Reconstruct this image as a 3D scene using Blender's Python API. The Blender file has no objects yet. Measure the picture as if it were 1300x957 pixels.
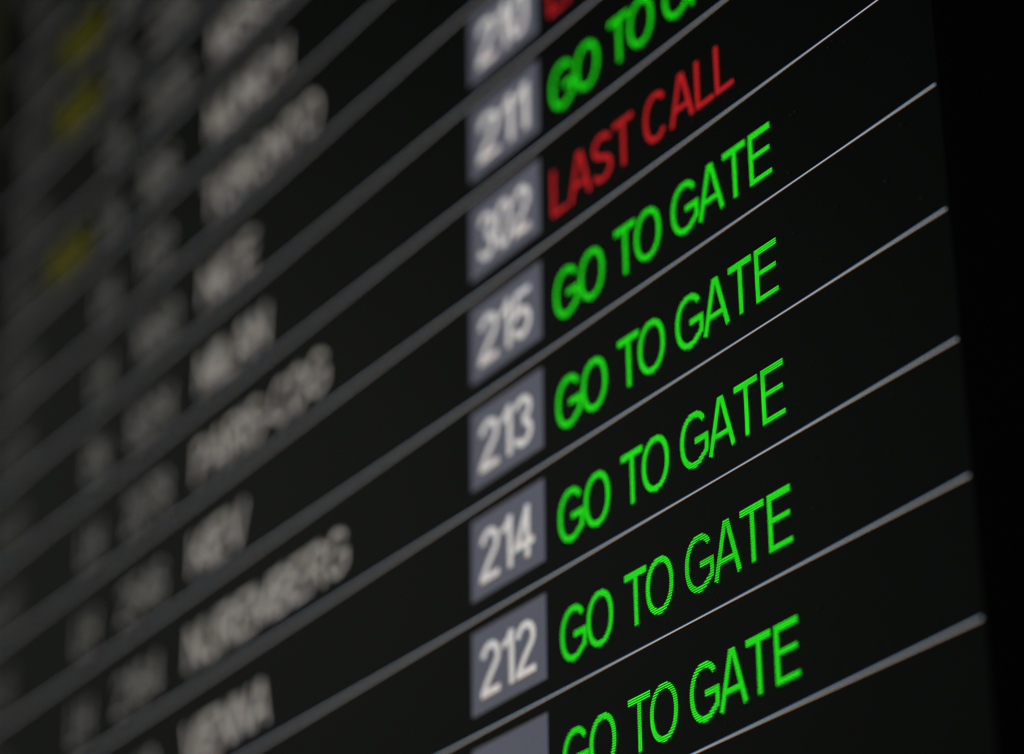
import bpy, math, random
from mathutils import Matrix, Vector

# ------------------------------------------------------------------ camera
# Board space: u = along the text (right), v = down, n = into the wall.
# One unit U is the pitch of the timetable rows (33 mm on a 46 inch upright panel).
U = 0.0333
PX = U / 52.0                       # one LCD pixel row
ORIGIN = Vector((0.0, 0.0, 2.0))    # upper right reference point of the listing
R = ((0.54434727, 0.00928397, 0.83880859),
     (-0.38278895, 0.89251012, 0.23853366),
     (-0.74643062, -0.45093181, 0.48938925))
T = (2.9517733, -3.58991063, 21.47362966)
F_PX, W_PX, H_PX = 3722.99, 1300.0, 957.0
PP = (650.0, 434.0)

scene = bpy.context.scene
C = scene.collection
cu, cv, cn = [-(R[0][i]*T[0] + R[1][i]*T[1] + R[2][i]*T[2]) for i in range(3)]
def w3(u, v, n):                    # board vector -> world vector
    return Vector((u, n, -v))
right = w3(*R[0]); up = -w3(*R[1]); back = -w3(*R[2])
loc = ORIGIN + w3(cu, cv, cn) * U
cam_d = bpy.data.cameras.new('camera')
cam = bpy.data.objects.new('camera', cam_d); C.objects.link(cam)
cam.matrix_world = Matrix(((right.x, up.x, back.x, loc.x), (right.y, up.y, back.y, loc.y),
                           (right.z, up.z, back.z, loc.z), (0, 0, 0, 1)))
cam_d.sensor_width = 36.0; cam_d.sensor_fit = 'HORIZONTAL'
cam_d.lens = F_PX / W_PX * 36.0
cam_d.shift_x = (W_PX/2 - PP[0]) / W_PX
cam_d.shift_y = -(H_PX/2 - PP[1]) / W_PX
cam_d.clip_start = 0.02; cam_d.clip_end = 60.0
cam_d.dof.use_dof = True
cam_d.dof.focus_distance = 21.6 * U
cam_d.dof.aperture_fstop = 4.9
cam_d.dof.aperture_blades = 0
scene.camera = cam

# ------------------------------------------------------------------ world, lamp, exposure
world = bpy.data.worlds.new('World'); scene.world = world
world.use_nodes = True
bg = world.node_tree.nodes['Background']
bg.inputs[0].default_value = (0.02, 0.022, 0.02, 1); bg.inputs[1].default_value = 0.02
lamp_d = bpy.data.lights.new('fill_light', 'AREA')  # unseen fill light, added so its reflection lifts the screen's left, and for the wall
lamp_d.shape = 'RECTANGLE'; lamp_d.size = 1.6; lamp_d.size_y = 0.9
lamp_d.energy = 3.2; lamp_d.color = (0.95, 1.0, 0.90)
lamp = bpy.data.objects.new('fill_light', lamp_d); C.objects.link(lamp)
lamp.location = (-2.3, -1.5, 2.9)
lamp.rotation_euler = (Vector((-0.7, 0.0, 2.0)) - lamp.location).to_track_quat('-Z', 'Y').to_euler()

vs = scene.view_settings
vs.view_transform = 'Standard'; vs.look = 'None'; vs.gamma = 1; vs.exposure = 0.0
vs.use_curve_mapping = False
scene.cycles.use_denoising = True
scene.cycles.use_adaptive_sampling = False
scene.cycles.max_bounces = 4
scene.cycles.pixel_filter_type = 'BLACKMAN_HARRIS'
scene.cycles.filter_width = 1.0

# ------------------------------------------------------------------ materials
def new_mat(name):
    m = bpy.data.materials.new(name); m.use_nodes = True
    nt = m.node_tree
    return m, nt, nt.nodes, nt.links, nt.nodes['Principled BSDF']

def math_node(nt, op, a, b=None, c=None):
    n = nt.nodes.new('ShaderNodeMath'); n.operation = op
    for i, x in enumerate((a, b, c)):
        if x is None: continue
        if isinstance(x, (int, float)): n.inputs[i].default_value = x
        else: nt.links.new(x, n.inputs[i])
    return n.outputs[0]

def lcd_material(name, rgb, floor=0.12, power=1.6):
    """Lit liquid-crystal pixels. rgb is the mean radiance; the light comes from stacked
    blue, green and red sub-pixel stripes in every pixel row (the panel hangs upright)."""
    m, nt, N, L, bsdf = new_mat(name)
    bsdf.inputs['Base Color'].default_value = (0.004, 0.004, 0.004, 1)
    bsdf.inputs['Roughness'].default_value = 0.42
    bsdf.inputs['Specular IOR Level'].default_value = 0.075
    tc = N.new('ShaderNodeTexCoord')
    sep = N.new('ShaderNodeSeparateXYZ'); L.new(tc.outputs['Object'], sep.inputs[0])
    rows = math_node(nt, 'MULTIPLY', sep.outputs['Z'], 2*math.pi/PX)
    cols = math_node(nt, 'MULTIPLY', sep.outputs['X'], 2*math.pi/PX)
    colmask = math_node(nt, 'MULTIPLY_ADD', math_node(nt, 'COSINE', cols), 0.12, 1.0)
    # panel unevenness
    no = N.new('ShaderNodeTexNoise'); no.inputs['Scale'].default_value = 14.0
    L.new(tc.outputs['Object'], no.inputs['Vector'])
    uneven = math_node(nt, 'MULTIPLY_ADD', no.outputs['Fac'], 0.30, 0.85)
    gain = math_node(nt, 'MULTIPLY', colmask, uneven)
    comb = N.new('ShaderNodeCombineColor')
    ts = [k/400*2*math.pi for k in range(400)]
    mean = sum(floor + (1-floor)*(0.5+0.5*math.cos(t))**power for t in ts)/400
    for i, (val, ph) in enumerate(zip(rgb, (-0.20, 0.0, 0.20))):
        c = math_node(nt, 'COSINE', math_node(nt, 'SUBTRACT', rows, ph*2*math.pi))
        h = math_node(nt, 'MULTIPLY_ADD', c, 0.5, 0.5)
        h = math_node(nt, 'POWER', h, power)
        h = math_node(nt, 'MULTIPLY_ADD', h, 1-floor, floor)
        L.new(math_node(nt, 'MULTIPLY', math_node(nt, 'MULTIPLY', h, val/mean), gain), comb.inputs[i])
    L.new(comb.outputs[0], bsdf.inputs['Emission Color'])
    bsdf.inputs['Emission Strength'].default_value = 1.0
    m.cycles.emission_sampling = 'NONE'
    return m

M_GREEN = lcd_material('lcd_green', (0.010, 0.66, 0.005), 0.02, 3.0)
M_RED = lcd_material('lcd_red', (0.46, 0.011, 0.014), 0.05, 2.5)
M_WHITE = lcd_material('lcd_white', (0.59, 0.565, 0.54))
M_DEST = lcd_material('lcd_white_angle_dim', (0.34, 0.315, 0.285))  # white text; the screen's viewing-angle falloff is put into the colour
M_CODE = lcd_material('lcd_white_angle_dimmer', (0.14, 0.135, 0.122))  # same white, darkened further in colour for the angle falloff
M_TIME = lcd_material('lcd_white_angle_dimmest', (0.05, 0.05, 0.044))  # leftmost column's white, angle falloff painted in strongest
M_YELLOW = lcd_material('lcd_yellow_angle_dim', (0.10, 0.092, 0.003))  # yellow text, its colour also lowered for viewing-angle falloff
M_TILE = lcd_material('lcd_slate', (0.086, 0.090, 0.117), 0.4, 1.2)
M_LINE = lcd_material('lcd_line', (0.27, 0.275, 0.29), 0.06, 1.7)

# dark liquid crystal with a little backlight leaking through, matt anti-glare film
M_SCREEN, nt, N, L, b = new_mat('lcd_dark')
b.inputs['Base Color'].default_value = (0.002, 0.0023, 0.0022, 1)
b.inputs['Roughness'].default_value = 0.46
b.inputs['Specular IOR Level'].default_value = 0.075
tc = N.new('ShaderNodeTexCoord')
no = N.new('ShaderNodeTexNoise'); no.inputs['Scale'].default_value = 7.0; no.inputs['Detail'].default_value = 2.0
L.new(tc.outputs['Object'], no.inputs['Vector'])
rmp = N.new('ShaderNodeValToRGB')
rmp.color_ramp.elements[0].color = (0.0002, 0.0005, 0.0004, 1)
rmp.color_ramp.elements[1].color = (0.0008, 0.0013, 0.0010, 1)
L.new(no.outputs['Fac'], rmp.inputs[0]); L.new(rmp.outputs[0], b.inputs['Emission Color'])
b.inputs['Emission Strength'].default_value = 1.0
M_SCREEN.cycles.emission_sampling = 'NONE'
n2 = N.new('ShaderNodeTexNoise'); n2.inputs['Scale'].default_value = 9000.0
L.new(tc.outputs['Object'], n2.inputs['Vector'])
bp = N.new('ShaderNodeBump'); bp.inputs['Strength'].default_value = 0.05; bp.inputs['Distance'].default_value = 0.0001
L.new(n2.outputs['Fac'], bp.inputs['Height']); L.new(bp.outputs[0], b.inputs['Normal'])

def plastic(name, col, rough):
    m, nt, N, L, b = new_mat(name)
    tc = N.new('ShaderNodeTexCoord')
    no = N.new('ShaderNodeTexNoise'); no.inputs['Scale'].default_value = 900.0
    L.new(tc.outputs['Object'], no.inputs['Vector'])
    bp = N.new('ShaderNodeBump'); bp.inputs['Strength'].default_value = 0.12; bp.inputs['Distance'].default_value = 0.0003
    L.new(no.outputs['Fac'], bp.inputs['Height']); L.new(bp.outputs[0], b.inputs['Normal'])
    b.inputs['Base Color'].default_value = (*col, 1); b.inputs['Roughness'].default_value = rough
    b.inputs['Specular IOR Level'].default_value = 0.1
    return m
M_BEZEL = plastic('black_plastic', (0.0025, 0.0025, 0.0025), 0.75)
M_STEEL = plastic('dark_steel', (0.03, 0.03, 0.03), 0.5)

M_WALL, nt, N, L, b = new_mat('olive_wall')
tc = N.new('ShaderNodeTexCoord')
no = N.new('ShaderNodeTexNoise'); no.inputs['Scale'].default_value = 6.0; no.inputs['Detail'].default_value = 6.0
L.new(tc.outputs['Object'], no.inputs['Vector'])
rmp = N.new('ShaderNodeValToRGB')
rmp.color_ramp.elements[0].color = (0.20, 0.22, 0.09, 1); rmp.color_ramp.elements[1].color = (0.27, 0.28, 0.13, 1)
L.new(no.outputs['Fac'], rmp.inputs[0]); L.new(rmp.outputs[0], b.inputs['Base Color'])
b.inputs['Roughness'].default_value = 0.9

M_DUST, nt, N, L, b = new_mat('dust')
b.inputs['Base Color'].default_value = (0.72, 0.70, 0.64, 1); b.inputs['Roughness'].default_value = 0.95

# ------------------------------------------------------------------ mesh helpers
def mesh_obj(name, verts, faces, mat, parent=None):
    me = bpy.data.meshes.new(name)
    me.from_pydata([tuple(v) for v in verts], [], faces); me.update()
    me.materials.append(mat)
    o = bpy.data.objects.new(name, me); C.objects.link(o)
    if parent is not None: o.parent = parent
    return o

def box(name, lo, hi, mat, parent=None, bevel=0.0):
    (x0, y0, z0), (x1, y1, z1) = lo, hi
    v = [(x0,y0,z0),(x1,y0,z0),(x1,y1,z0),(x0,y1,z0),(x0,y0,z1),(x1,y0,z1),(x1,y1,z1),(x0,y1,z1)]
    f = [(0,3,2,1),(4,5,6,7),(0,1,5,4),(1,2,6,5),(2,3,7,6),(3,0,4,7)]
    o = mesh_obj(name, v, f, mat, parent)
    if bevel:
        md = o.modifiers.new('bevel', 'BEVEL'); md.width = bevel; md.segments = 3
    return o

def ribbon(pts, half, closed=False):
    """Left and right outline of a pen stroke, mitred at the corners."""
    n = len(pts); Lp, Rp = [], []
    for i in range(n):
        a = pts[i-1] if (i > 0 or closed) else None
        c = pts[(i+1) % n] if (i < n-1 or closed) else None
        p = pts[i]
        def nrm(q, r):
            dx, dy = r[0]-q[0], r[1]-q[1]; l = math.hypot(dx, dy) or 1e-9
            return (-dy/l, dx/l)
        if a is None: m = nrm(p, c); k = 1.0
        elif c is None: m = nrm(a, p); k = 1.0
        else:
            n1, n2 = nrm(a, p), nrm(p, c)
            mx, my = n1[0]+n2[0], n1[1]+n2[1]; l = math.hypot(mx, my) or 1e-9
            m = (mx/l, my/l); k = min(2.6, 1.0/max(0.2, m[0]*n1[0]+m[1]*n1[1]))
        Lp.append((p[0]+m[0]*half*k, p[1]+m[1]*half*k))
        Rp.append((p[0]-m[0]*half*k, p[1]-m[1]*half*k))
    return Lp, Rp

def arc(cx, cy, rx, ry, a0, a1, n=22, e=1.0):
    out = []
    for i in range(n+1):
        t = math.radians(a0 + (a1-a0)*i/n); c, s = math.cos(t), math.sin(t)
        out.append((cx + rx*math.copysign(abs(c)**e, c), cy + ry*math.copysign(abs(s)**e, s)))
    return out

def glyph(ch, s):
    """Width and pen strokes of a grotesque capital or figure, cap height 1, stroke s.
    Coordinates: x right, y up; pen centre lines."""
    h = s/2; lo, hi, mid = h, 1-h, 0.5
    def ell(w, e=0.93, over=0.012):
        return [(arc(w/2, .5, w/2-h, .5-h+over, 0, 360, 44, e)[:-1], True)]
    if ch == 'O': return .79, ell(.79)
    if ch == '0': return .57, ell(.57, 0.88)
    if ch == 'Q': return .79, ell(.79) + [([(.48,.24),(.74,.0)], False)]
    if ch == 'G':
        w = .80; r = w/2-h
        a = arc(w/2, .5, r, .5-h+.012, 38, 305, 36, .93)
        return w, [(a + [(w-h-.01, .2), (w-h, .30), (w-h, .46)], False), ([(w*.52, .46), (w, .46)], False)]
    if ch == 'C':
        w = .76; return w, [(arc(w/2, .5, w/2-h, .5-h+.012, 42, 318, 36, .93), False)]
    if ch == 'T': return .64, [([(0, hi), (.64, hi)], False), ([(.32, 0), (.32, hi-h)], False)]
    if ch == 'E': return .61, [([(h, 0), (h, 1)], False), ([(h, hi), (.60, hi)], False), ([(h, .53), (.57, .53)], False), ([(h, lo), (.61, lo)], False)]
    if ch == 'F': return .57, [([(h, 0), (h, 1)], False), ([(h, hi), (.57, hi)], False), ([(h, .52), (.51, .52)], False)]
    if ch == 'L': return .54, [([(h, 0), (h, 1)], False), ([(h, lo), (.54, lo)], False)]
    if ch == 'I': return s, [([(h, 0), (h, 1)], False)]
    if ch == 'H': return .67, [([(h, 0), (h, 1)], False), ([(.67-h, 0), (.67-h, 1)], False), ([(h, .53), (.67-h, .53)], False)]
    if ch == 'A':
        w = .75; return w, [([(h*1.0, 0), (w/2-h*.45, 1)], False), ([(w-h*1.0, 0), (w/2+h*.45, 1)], False), ([(.17, .31), (w-.17, .31)], False), ([(w/2-h*1.5, hi), (w/2+h*1.5, hi)], False)]
    if ch == 'V':
        w = .74; return w, [([(h, 1), (w/2-h*.4, 0)], False), ([(w-h, 1), (w/2+h*.4, 0)], False)]
    if ch == 'N': return .68, [([(h, 0), (h, 1)], False), ([(.68-h, 0), (.68-h, 1)], False), ([(h*1.2, .97), (.68-h*1.2, .03)], False)]
    if ch == 'M': return .82, [([(h, 0), (h, 1)], False), ([(.82-h, 0), (.82-h, 1)], False), ([(h*1.2, .98), (.41, .06)], False), ([(.82-h*1.2, .98), (.41, .06)], False)]
    if ch == 'W': return 1.0, [([(h, 1), (.27, 0)], False), ([(.27, 0), (.5, 1)], False), ([(.5, 1), (.73, 0)], False), ([(.73, 0), (1-h, 1)], False)]
    if ch == 'K': return .69, [([(h, 0), (h, 1)], False), ([(h, .36), (.65, .98)], False), ([(.28, .55), (.65, .02)], False)]
    if ch == 'X': return .7, [([(.06, 0), (.64, 1)], False), ([(.64, 0), (.06, 1)], False)]
    if ch == 'Y': return .7, [([(.35, 0), (.35, .45)], False), ([(.05, 1), (.35, .42)], False), ([(.65, 1), (.35, .42)], False)]
    if ch == 'Z': return .62, [([(.04, hi), (.58, hi), (.04, lo), (.62, lo)], False)]
    if ch == 'U':
        w = .67; return w, [([(h, 1), (h, .36)] + arc(w/2, .36, w/2-h, .36-h+.01, 180, 360, 16) + [(w-h, 1)], False)]
    if ch == 'J':
        w = .5; return w, [([(w-h, 1), (w-h, .3)] + arc(w/2, .3, w/2-h, .3-h, 0, -180, 14), False)]
    if ch in 'PRB':
        w = .66 if ch != 'R' else .70
        st = [([(h, 0), (h, 1)], False)]
        top = [(h, hi), (w*.55, hi)] + arc(w*.55, .745, w*.45-h-.02, .255-h, 90, -90, 14) + [(h, .49)]
        st.append((top, False))
        if ch == 'R': st.append(([(w*.45, .47), (w*.62, .36), (w-h*.9, 0)], False))
        if ch == 'B': st.append(([(w*.55, .49)] + arc(w*.57, .265, w*.43-h, .265-h, 90, -90, 14) + [(h, lo)], False))
        return w, st
    if ch == 'D':
        w = .69; return w, [([(h, 0), (h, 1)], False), ([(h, hi), (w*.45, hi)] + arc(w*.45, .5, w*.55-h, .5-h, 90, -90, 20) + [(h, lo)], False)]
    if ch == 'S':
        w = .66
        a = arc(w/2, .745, w/2-h-.015, .255-h+.01, 22, 240, 20) ; b = arc(w/2, .265, w/2-h, .265-h+.01, 62, -160, 20)
        return w, [(a + b, False)]
    if ch == '1': return .36, [([(.36-h, 0), (.36-h, 1)], False), ([(.03, .76), (.20, .84), (.36-h, .99)], False)]
    if ch == '2':
        w = .58; a = arc(w/2, .70, w/2-h, .30-h, 172, -32, 18)
        return w, [(a + [(w*.42, .32), (h*1.15, lo+.03)], False), ([(.01, lo), (w, lo)], False)]
    if ch == '3':
        w = .57; a = arc(w/2-.01, .74, w/2-h-.01, .26-h, 165, -90, 18); b = arc(w/2, .27, w/2-h, .27-h, 90, -165, 18)
        return w, [(a, False), (b, False)]
    if ch == '4': return .60, [([(.47-h, 0), (.47-h, 1)], False), ([(.47-h, .95), (h, .285), (.60, .285)], False)]
    if ch == '5':
        w = .57; return w, [([(w-.03, hi), (.15, hi), (.08, .50)] + arc(w/2, .32, w/2-h, .32-h, 128, -165, 22), False)]
    if ch == '6':
        w = .57; return w, [(arc(w/2, .31, w/2-h, .31-h, 0, 360, 30)[:-1], True), (arc(w/2, .5, w/2-h, .5-h, 40, 200, 20), False)]
    if ch == '7': return .56, [([(.02, hi), (.54, hi), (.36, .5), (.22, 0)], False)]
    if ch == '8':
        w = .57; return w, [(arc(w/2, .745, w/2-h-.03, .255-h, 0, 360, 30)[:-1], True), (arc(w/2, .27, w/2-h, .27-h, 0, 360, 30)[:-1], True)]
    if ch == '9':
        w = .57; return w, [(arc(w/2, .69, w/2-h, .31-h, 0, 360, 30)[:-1], True), (arc(w/2, .5, w/2-h, .5-h, 20, -140, 20), False)]
    if ch == '-': return .32, [([(0, .37), (.32, .37)], False)]
    if ch == ':': return .12, [([(.06, .05), (.06, .17)], False), ([(.06, .55), (.06, .67)], False)]
    return .30, []

CAP = 0.445
def lettering(name, text, u0, row, mat, parent, s=0.108, width=None, cap=CAP, starts=None, depth=0.00030, base=0.805, gap=0.065):
    """One line of lit lettering: its baseline sits at base of timetable row `row`."""
    verts, faces = [], []
    x = 0.0; k = 0; glyphs = []
    for i, ch in enumerate(text):
        w, st = glyph(ch, s)
        if starts and ch != ' ': x = (starts[k] - u0)/cap; k += 1
        glyphs.append((x, w, st)); x += w + (gap if ch != ' ' else 0.0)
    total = x - gap
    sx = 1.0 if width is None else width/(total*cap)
    v0 = row - 1 + base
    lay = 0
    for gx, w, st in glyphs:
        for pts, closed in st:
            Lp, Rp = ribbon(pts, s/2, closed); n = len(pts); o = len(verts)
            y = -(depth + 0.000004*(lay % 12)); lay += 1
            for (lx, ly), (rx, ry) in zip(Lp, Rp):
                for px, py in ((lx, ly), (rx, ry)):
                    verts.append(((u0 + (gx+px)*cap*sx)*U, y, -(v0 - py*cap)*U))
            for i in range(n if closed else n-1):
                j = (i+1) % n
                faces.append((o+2*i, o+2*i+1, o+2*j+1, o+2*j))
    return mesh_obj(name, verts, faces, mat, parent)

# ------------------------------------------------------------------ wall
def tag(o, label, cat=None, group=None):
    o['label'] = label
    if cat: o['category'] = cat
    if group: o['group'] = group
WALL_Y = 0.095
wall = box('wall', (-4.0, WALL_Y, 0.0), (3.0, WALL_Y+0.15, 4.0), M_WALL)
wall['kind'] = 'structure'

# ------------------------------------------------------------------ the departure board
board = bpy.data.objects.new('departure_board', None); C.objects.link(board)
board.location = ORIGIN
tag(board, 'upright black flight departure screen with rows of green, red and white lettering', 'departure board')
UL, UR, VT, VB = -16.95, 0.03, -19.0, 11.4       # lit area
screen = box('screen_panel', (UL*U, 0.0, -VB*U), (UR*U, 0.012, -VT*U), M_SCREEN, board)

# bezel: four bars with a slightly proud bevelled lip
BL, BRW, BT, BB = 0.42, 1.6, 0.5, 0.5
y0, y1 = -0.0012, 0.03
x0, x1, z0, z1 = UL*U, UR*U, -VB*U, -VT*U
g = 0.0006
box('bezel', (x0-BL*U, y0, z0-BB*U), (x0-g, y1, z1+BT*U), M_BEZEL, board, 0.0008)
box('bezel', (x1+0.09*U, y0, z0-BB*U), (x1+BRW*U, y1, z1+BT*U), M_BEZEL, board, 0.0008)
box('bezel', (x0-g+0.0002, y0, z1+g), (x1+0.09*U-0.0002, y1, z1+BT*U), M_BEZEL, board, 0.0008)
box('bezel', (x0-g+0.0002, y0, z0-BB*U), (x1+0.09*U-0.0002, y1, z0-g), M_BEZEL, board, 0.0008)
# dark unlit margin of the panel beside the last pixel column
box('panel_margin', (x1+0.0001, 0.0002, z0), (x1+0.0885*U, 0.012, z1), M_BEZEL, board)
box('back_shell', (x0-0.3*U, y1+0.0003, z0-0.3*U), (x1+1.4*U, 0.075, z1+0.3*U), M_BEZEL, board, 0.004)
for du in (-13.0, -4.0):
    box('wall_bracket', ((du-0.6)*U, 0.0752, -6.0*U), ((du+0.6)*U, WALL_Y, 13.0*U), M_STEEL, board, 0.001)

# separator rules: one pixel row each
for k in range(-17, 11):
    zc = -k*U
    zc = (round(zc/PX)+0.5)*PX
    a, b2 = UL+0.02, 0.0
    mesh_obj('separator_line', [(a*U, -0.00012, zc-PX), (b2*U, -0.00012, zc-PX), (b2*U, -0.00012, zc), (a*U, -0.00012, zc)],
             [(0, 1, 2, 3)], M_LINE, board)

def tile(row, number):
    v0, v1 = row-1+0.115, row-1+0.835
    a, c = -6.09, -4.995
    t = mesh_obj('gate_tile', [(a*U, -0.00012, -v1*U), (c*U, -0.00012, -v1*U), (c*U, -0.00012, -v0*U), (a*U, -0.00012, -v0*U)],
                 [(0, 1, 2, 3)], M_TILE, board)
    if number:
        t['label'] = 'slate grey tile with gate number ' + number
        lettering('gate_number', number, -5.95, row, M_WHITE, t, s=0.135, width=0.81, cap=0.46, base=0.72, depth=0.00034, gap=0.05)

GO = (-4.785, -4.42, -3.905, -3.63, -3.13, -2.78, -2.445, -2.12)
rows = [  # row, gate, status, destination, its width, airline, number, time, new time
    (6, '', 'GO TO GATE', '', None, 'LH', '1805', '18:55', ''),
    (5, '212', 'GO TO GATE', '', None, 'LH', '2104', '18:50', ''),
    (4, '214', 'GO TO GATE', 'VIENNA', 1.95, 'LH', '1040', '18:50', ''),
    (3, '213', 'GO TO GATE', 'NUREMBERG', 3.36, 'LH', '2164', '18:45', ''),
    (2, '215', 'GO TO GATE', 'KIEV', 1.36, 'LH', '2546', '18:45', ''),
    (1, '302', 'LAST CALL', 'PARIS-CDG', 2.92, 'LH', '2078', '18:40', ''),
    (0, '211', 'GO TO GATE', 'MILAN', 1.68, 'EN', '8204', '18:40', ''),
    (-1, '210', 'LAST CALL', 'NICE', 1.38, 'LH', '1060', '18:35', ''),
    (-2, '', '', 'TORONTO', 2.64, 'LH', '172', '18:30', ''),
    (-3, '', '', 'MUNICH', 1.95, 'LH', '806', '18:30', '19:05'),
    (-4, '', '', 'MOSCOW', 2.3, 'LH', '2530', '18:25', ''),
    (-5, '', '', 'LYON', 1.4, 'LH', '2250', '18:20', '18:55'),
    (-6, '', '', 'PRAGUE', 2.1, 'LH', '1694', '18:20', '18:40'),
    (-7, '', '', 'RIGA', 1.3, 'LH', '2330', '18:15', ''),
    (-8, '', '', 'DRESDEN', 2.5, 'LH', '2128', '18:15', ''),
]
for row, gate, status, dest, dw, air, num, tm, new in rows:
    if gate or row == 6: tile(row, gate)
    if status == 'GO TO GATE':
        o = lettering('status_text', status, -4.785, row, M_GREEN, board, starts=GO)
        o['label'] = 'green lit words GO TO GATE'
    elif status:
        o = lettering('status_text', status, -4.80, row, M_RED, board, width=2.54)
        o['label'] = 'red lit words LAST CALL'
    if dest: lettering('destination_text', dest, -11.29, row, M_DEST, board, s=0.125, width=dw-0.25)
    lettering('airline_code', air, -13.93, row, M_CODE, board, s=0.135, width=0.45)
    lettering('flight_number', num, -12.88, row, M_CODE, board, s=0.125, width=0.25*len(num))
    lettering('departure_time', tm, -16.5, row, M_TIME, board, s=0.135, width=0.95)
    if new: lettering('expected_time', new, -15.35, row, M_YELLOW, board, s=0.135, width=1.05)

# dust specks and lint on the film
rnd = random.Random(7)
verts, faces = [], []
for i in range(300):
    u = rnd.uniform(-1.75, -0.02) if i % 4 else rnd.uniform(-4.7, -1.75)
    v = rnd.randint(-1, 6) + (rnd.uniform(0.06, 0.94) if i % 4 else rnd.choice((rnd.uniform(.06, .32), rnd.uniform(.84, .95))))
    r = 0.00007 + 0.00030*rnd.random()**3
    n = rnd.randint(5, 8); o = len(verts); st = rnd.uniform(1, 2.2); ang = rnd.uniform(0, math.pi)
    for k in range(n):
        t = 2*math.pi*k/n; rr = r*rnd.uniform(.6, 1.2)
        px, pz = rr*st*math.cos(t), rr*math.sin(t)
        verts.append((u*U + px*math.cos(ang)-pz*math.sin(ang), -0.0004, -v*U + px*math.sin(ang)+pz*math.cos(ang)))
    verts.append((u*U, -0.0004-r*0.5, -v*U))
    for k in range(n): faces.append((o+k, o+(k+1) % n, o+n))
dust = mesh_obj('dust', verts, faces, M_DUST, board); dust['kind'] = 'stuff'
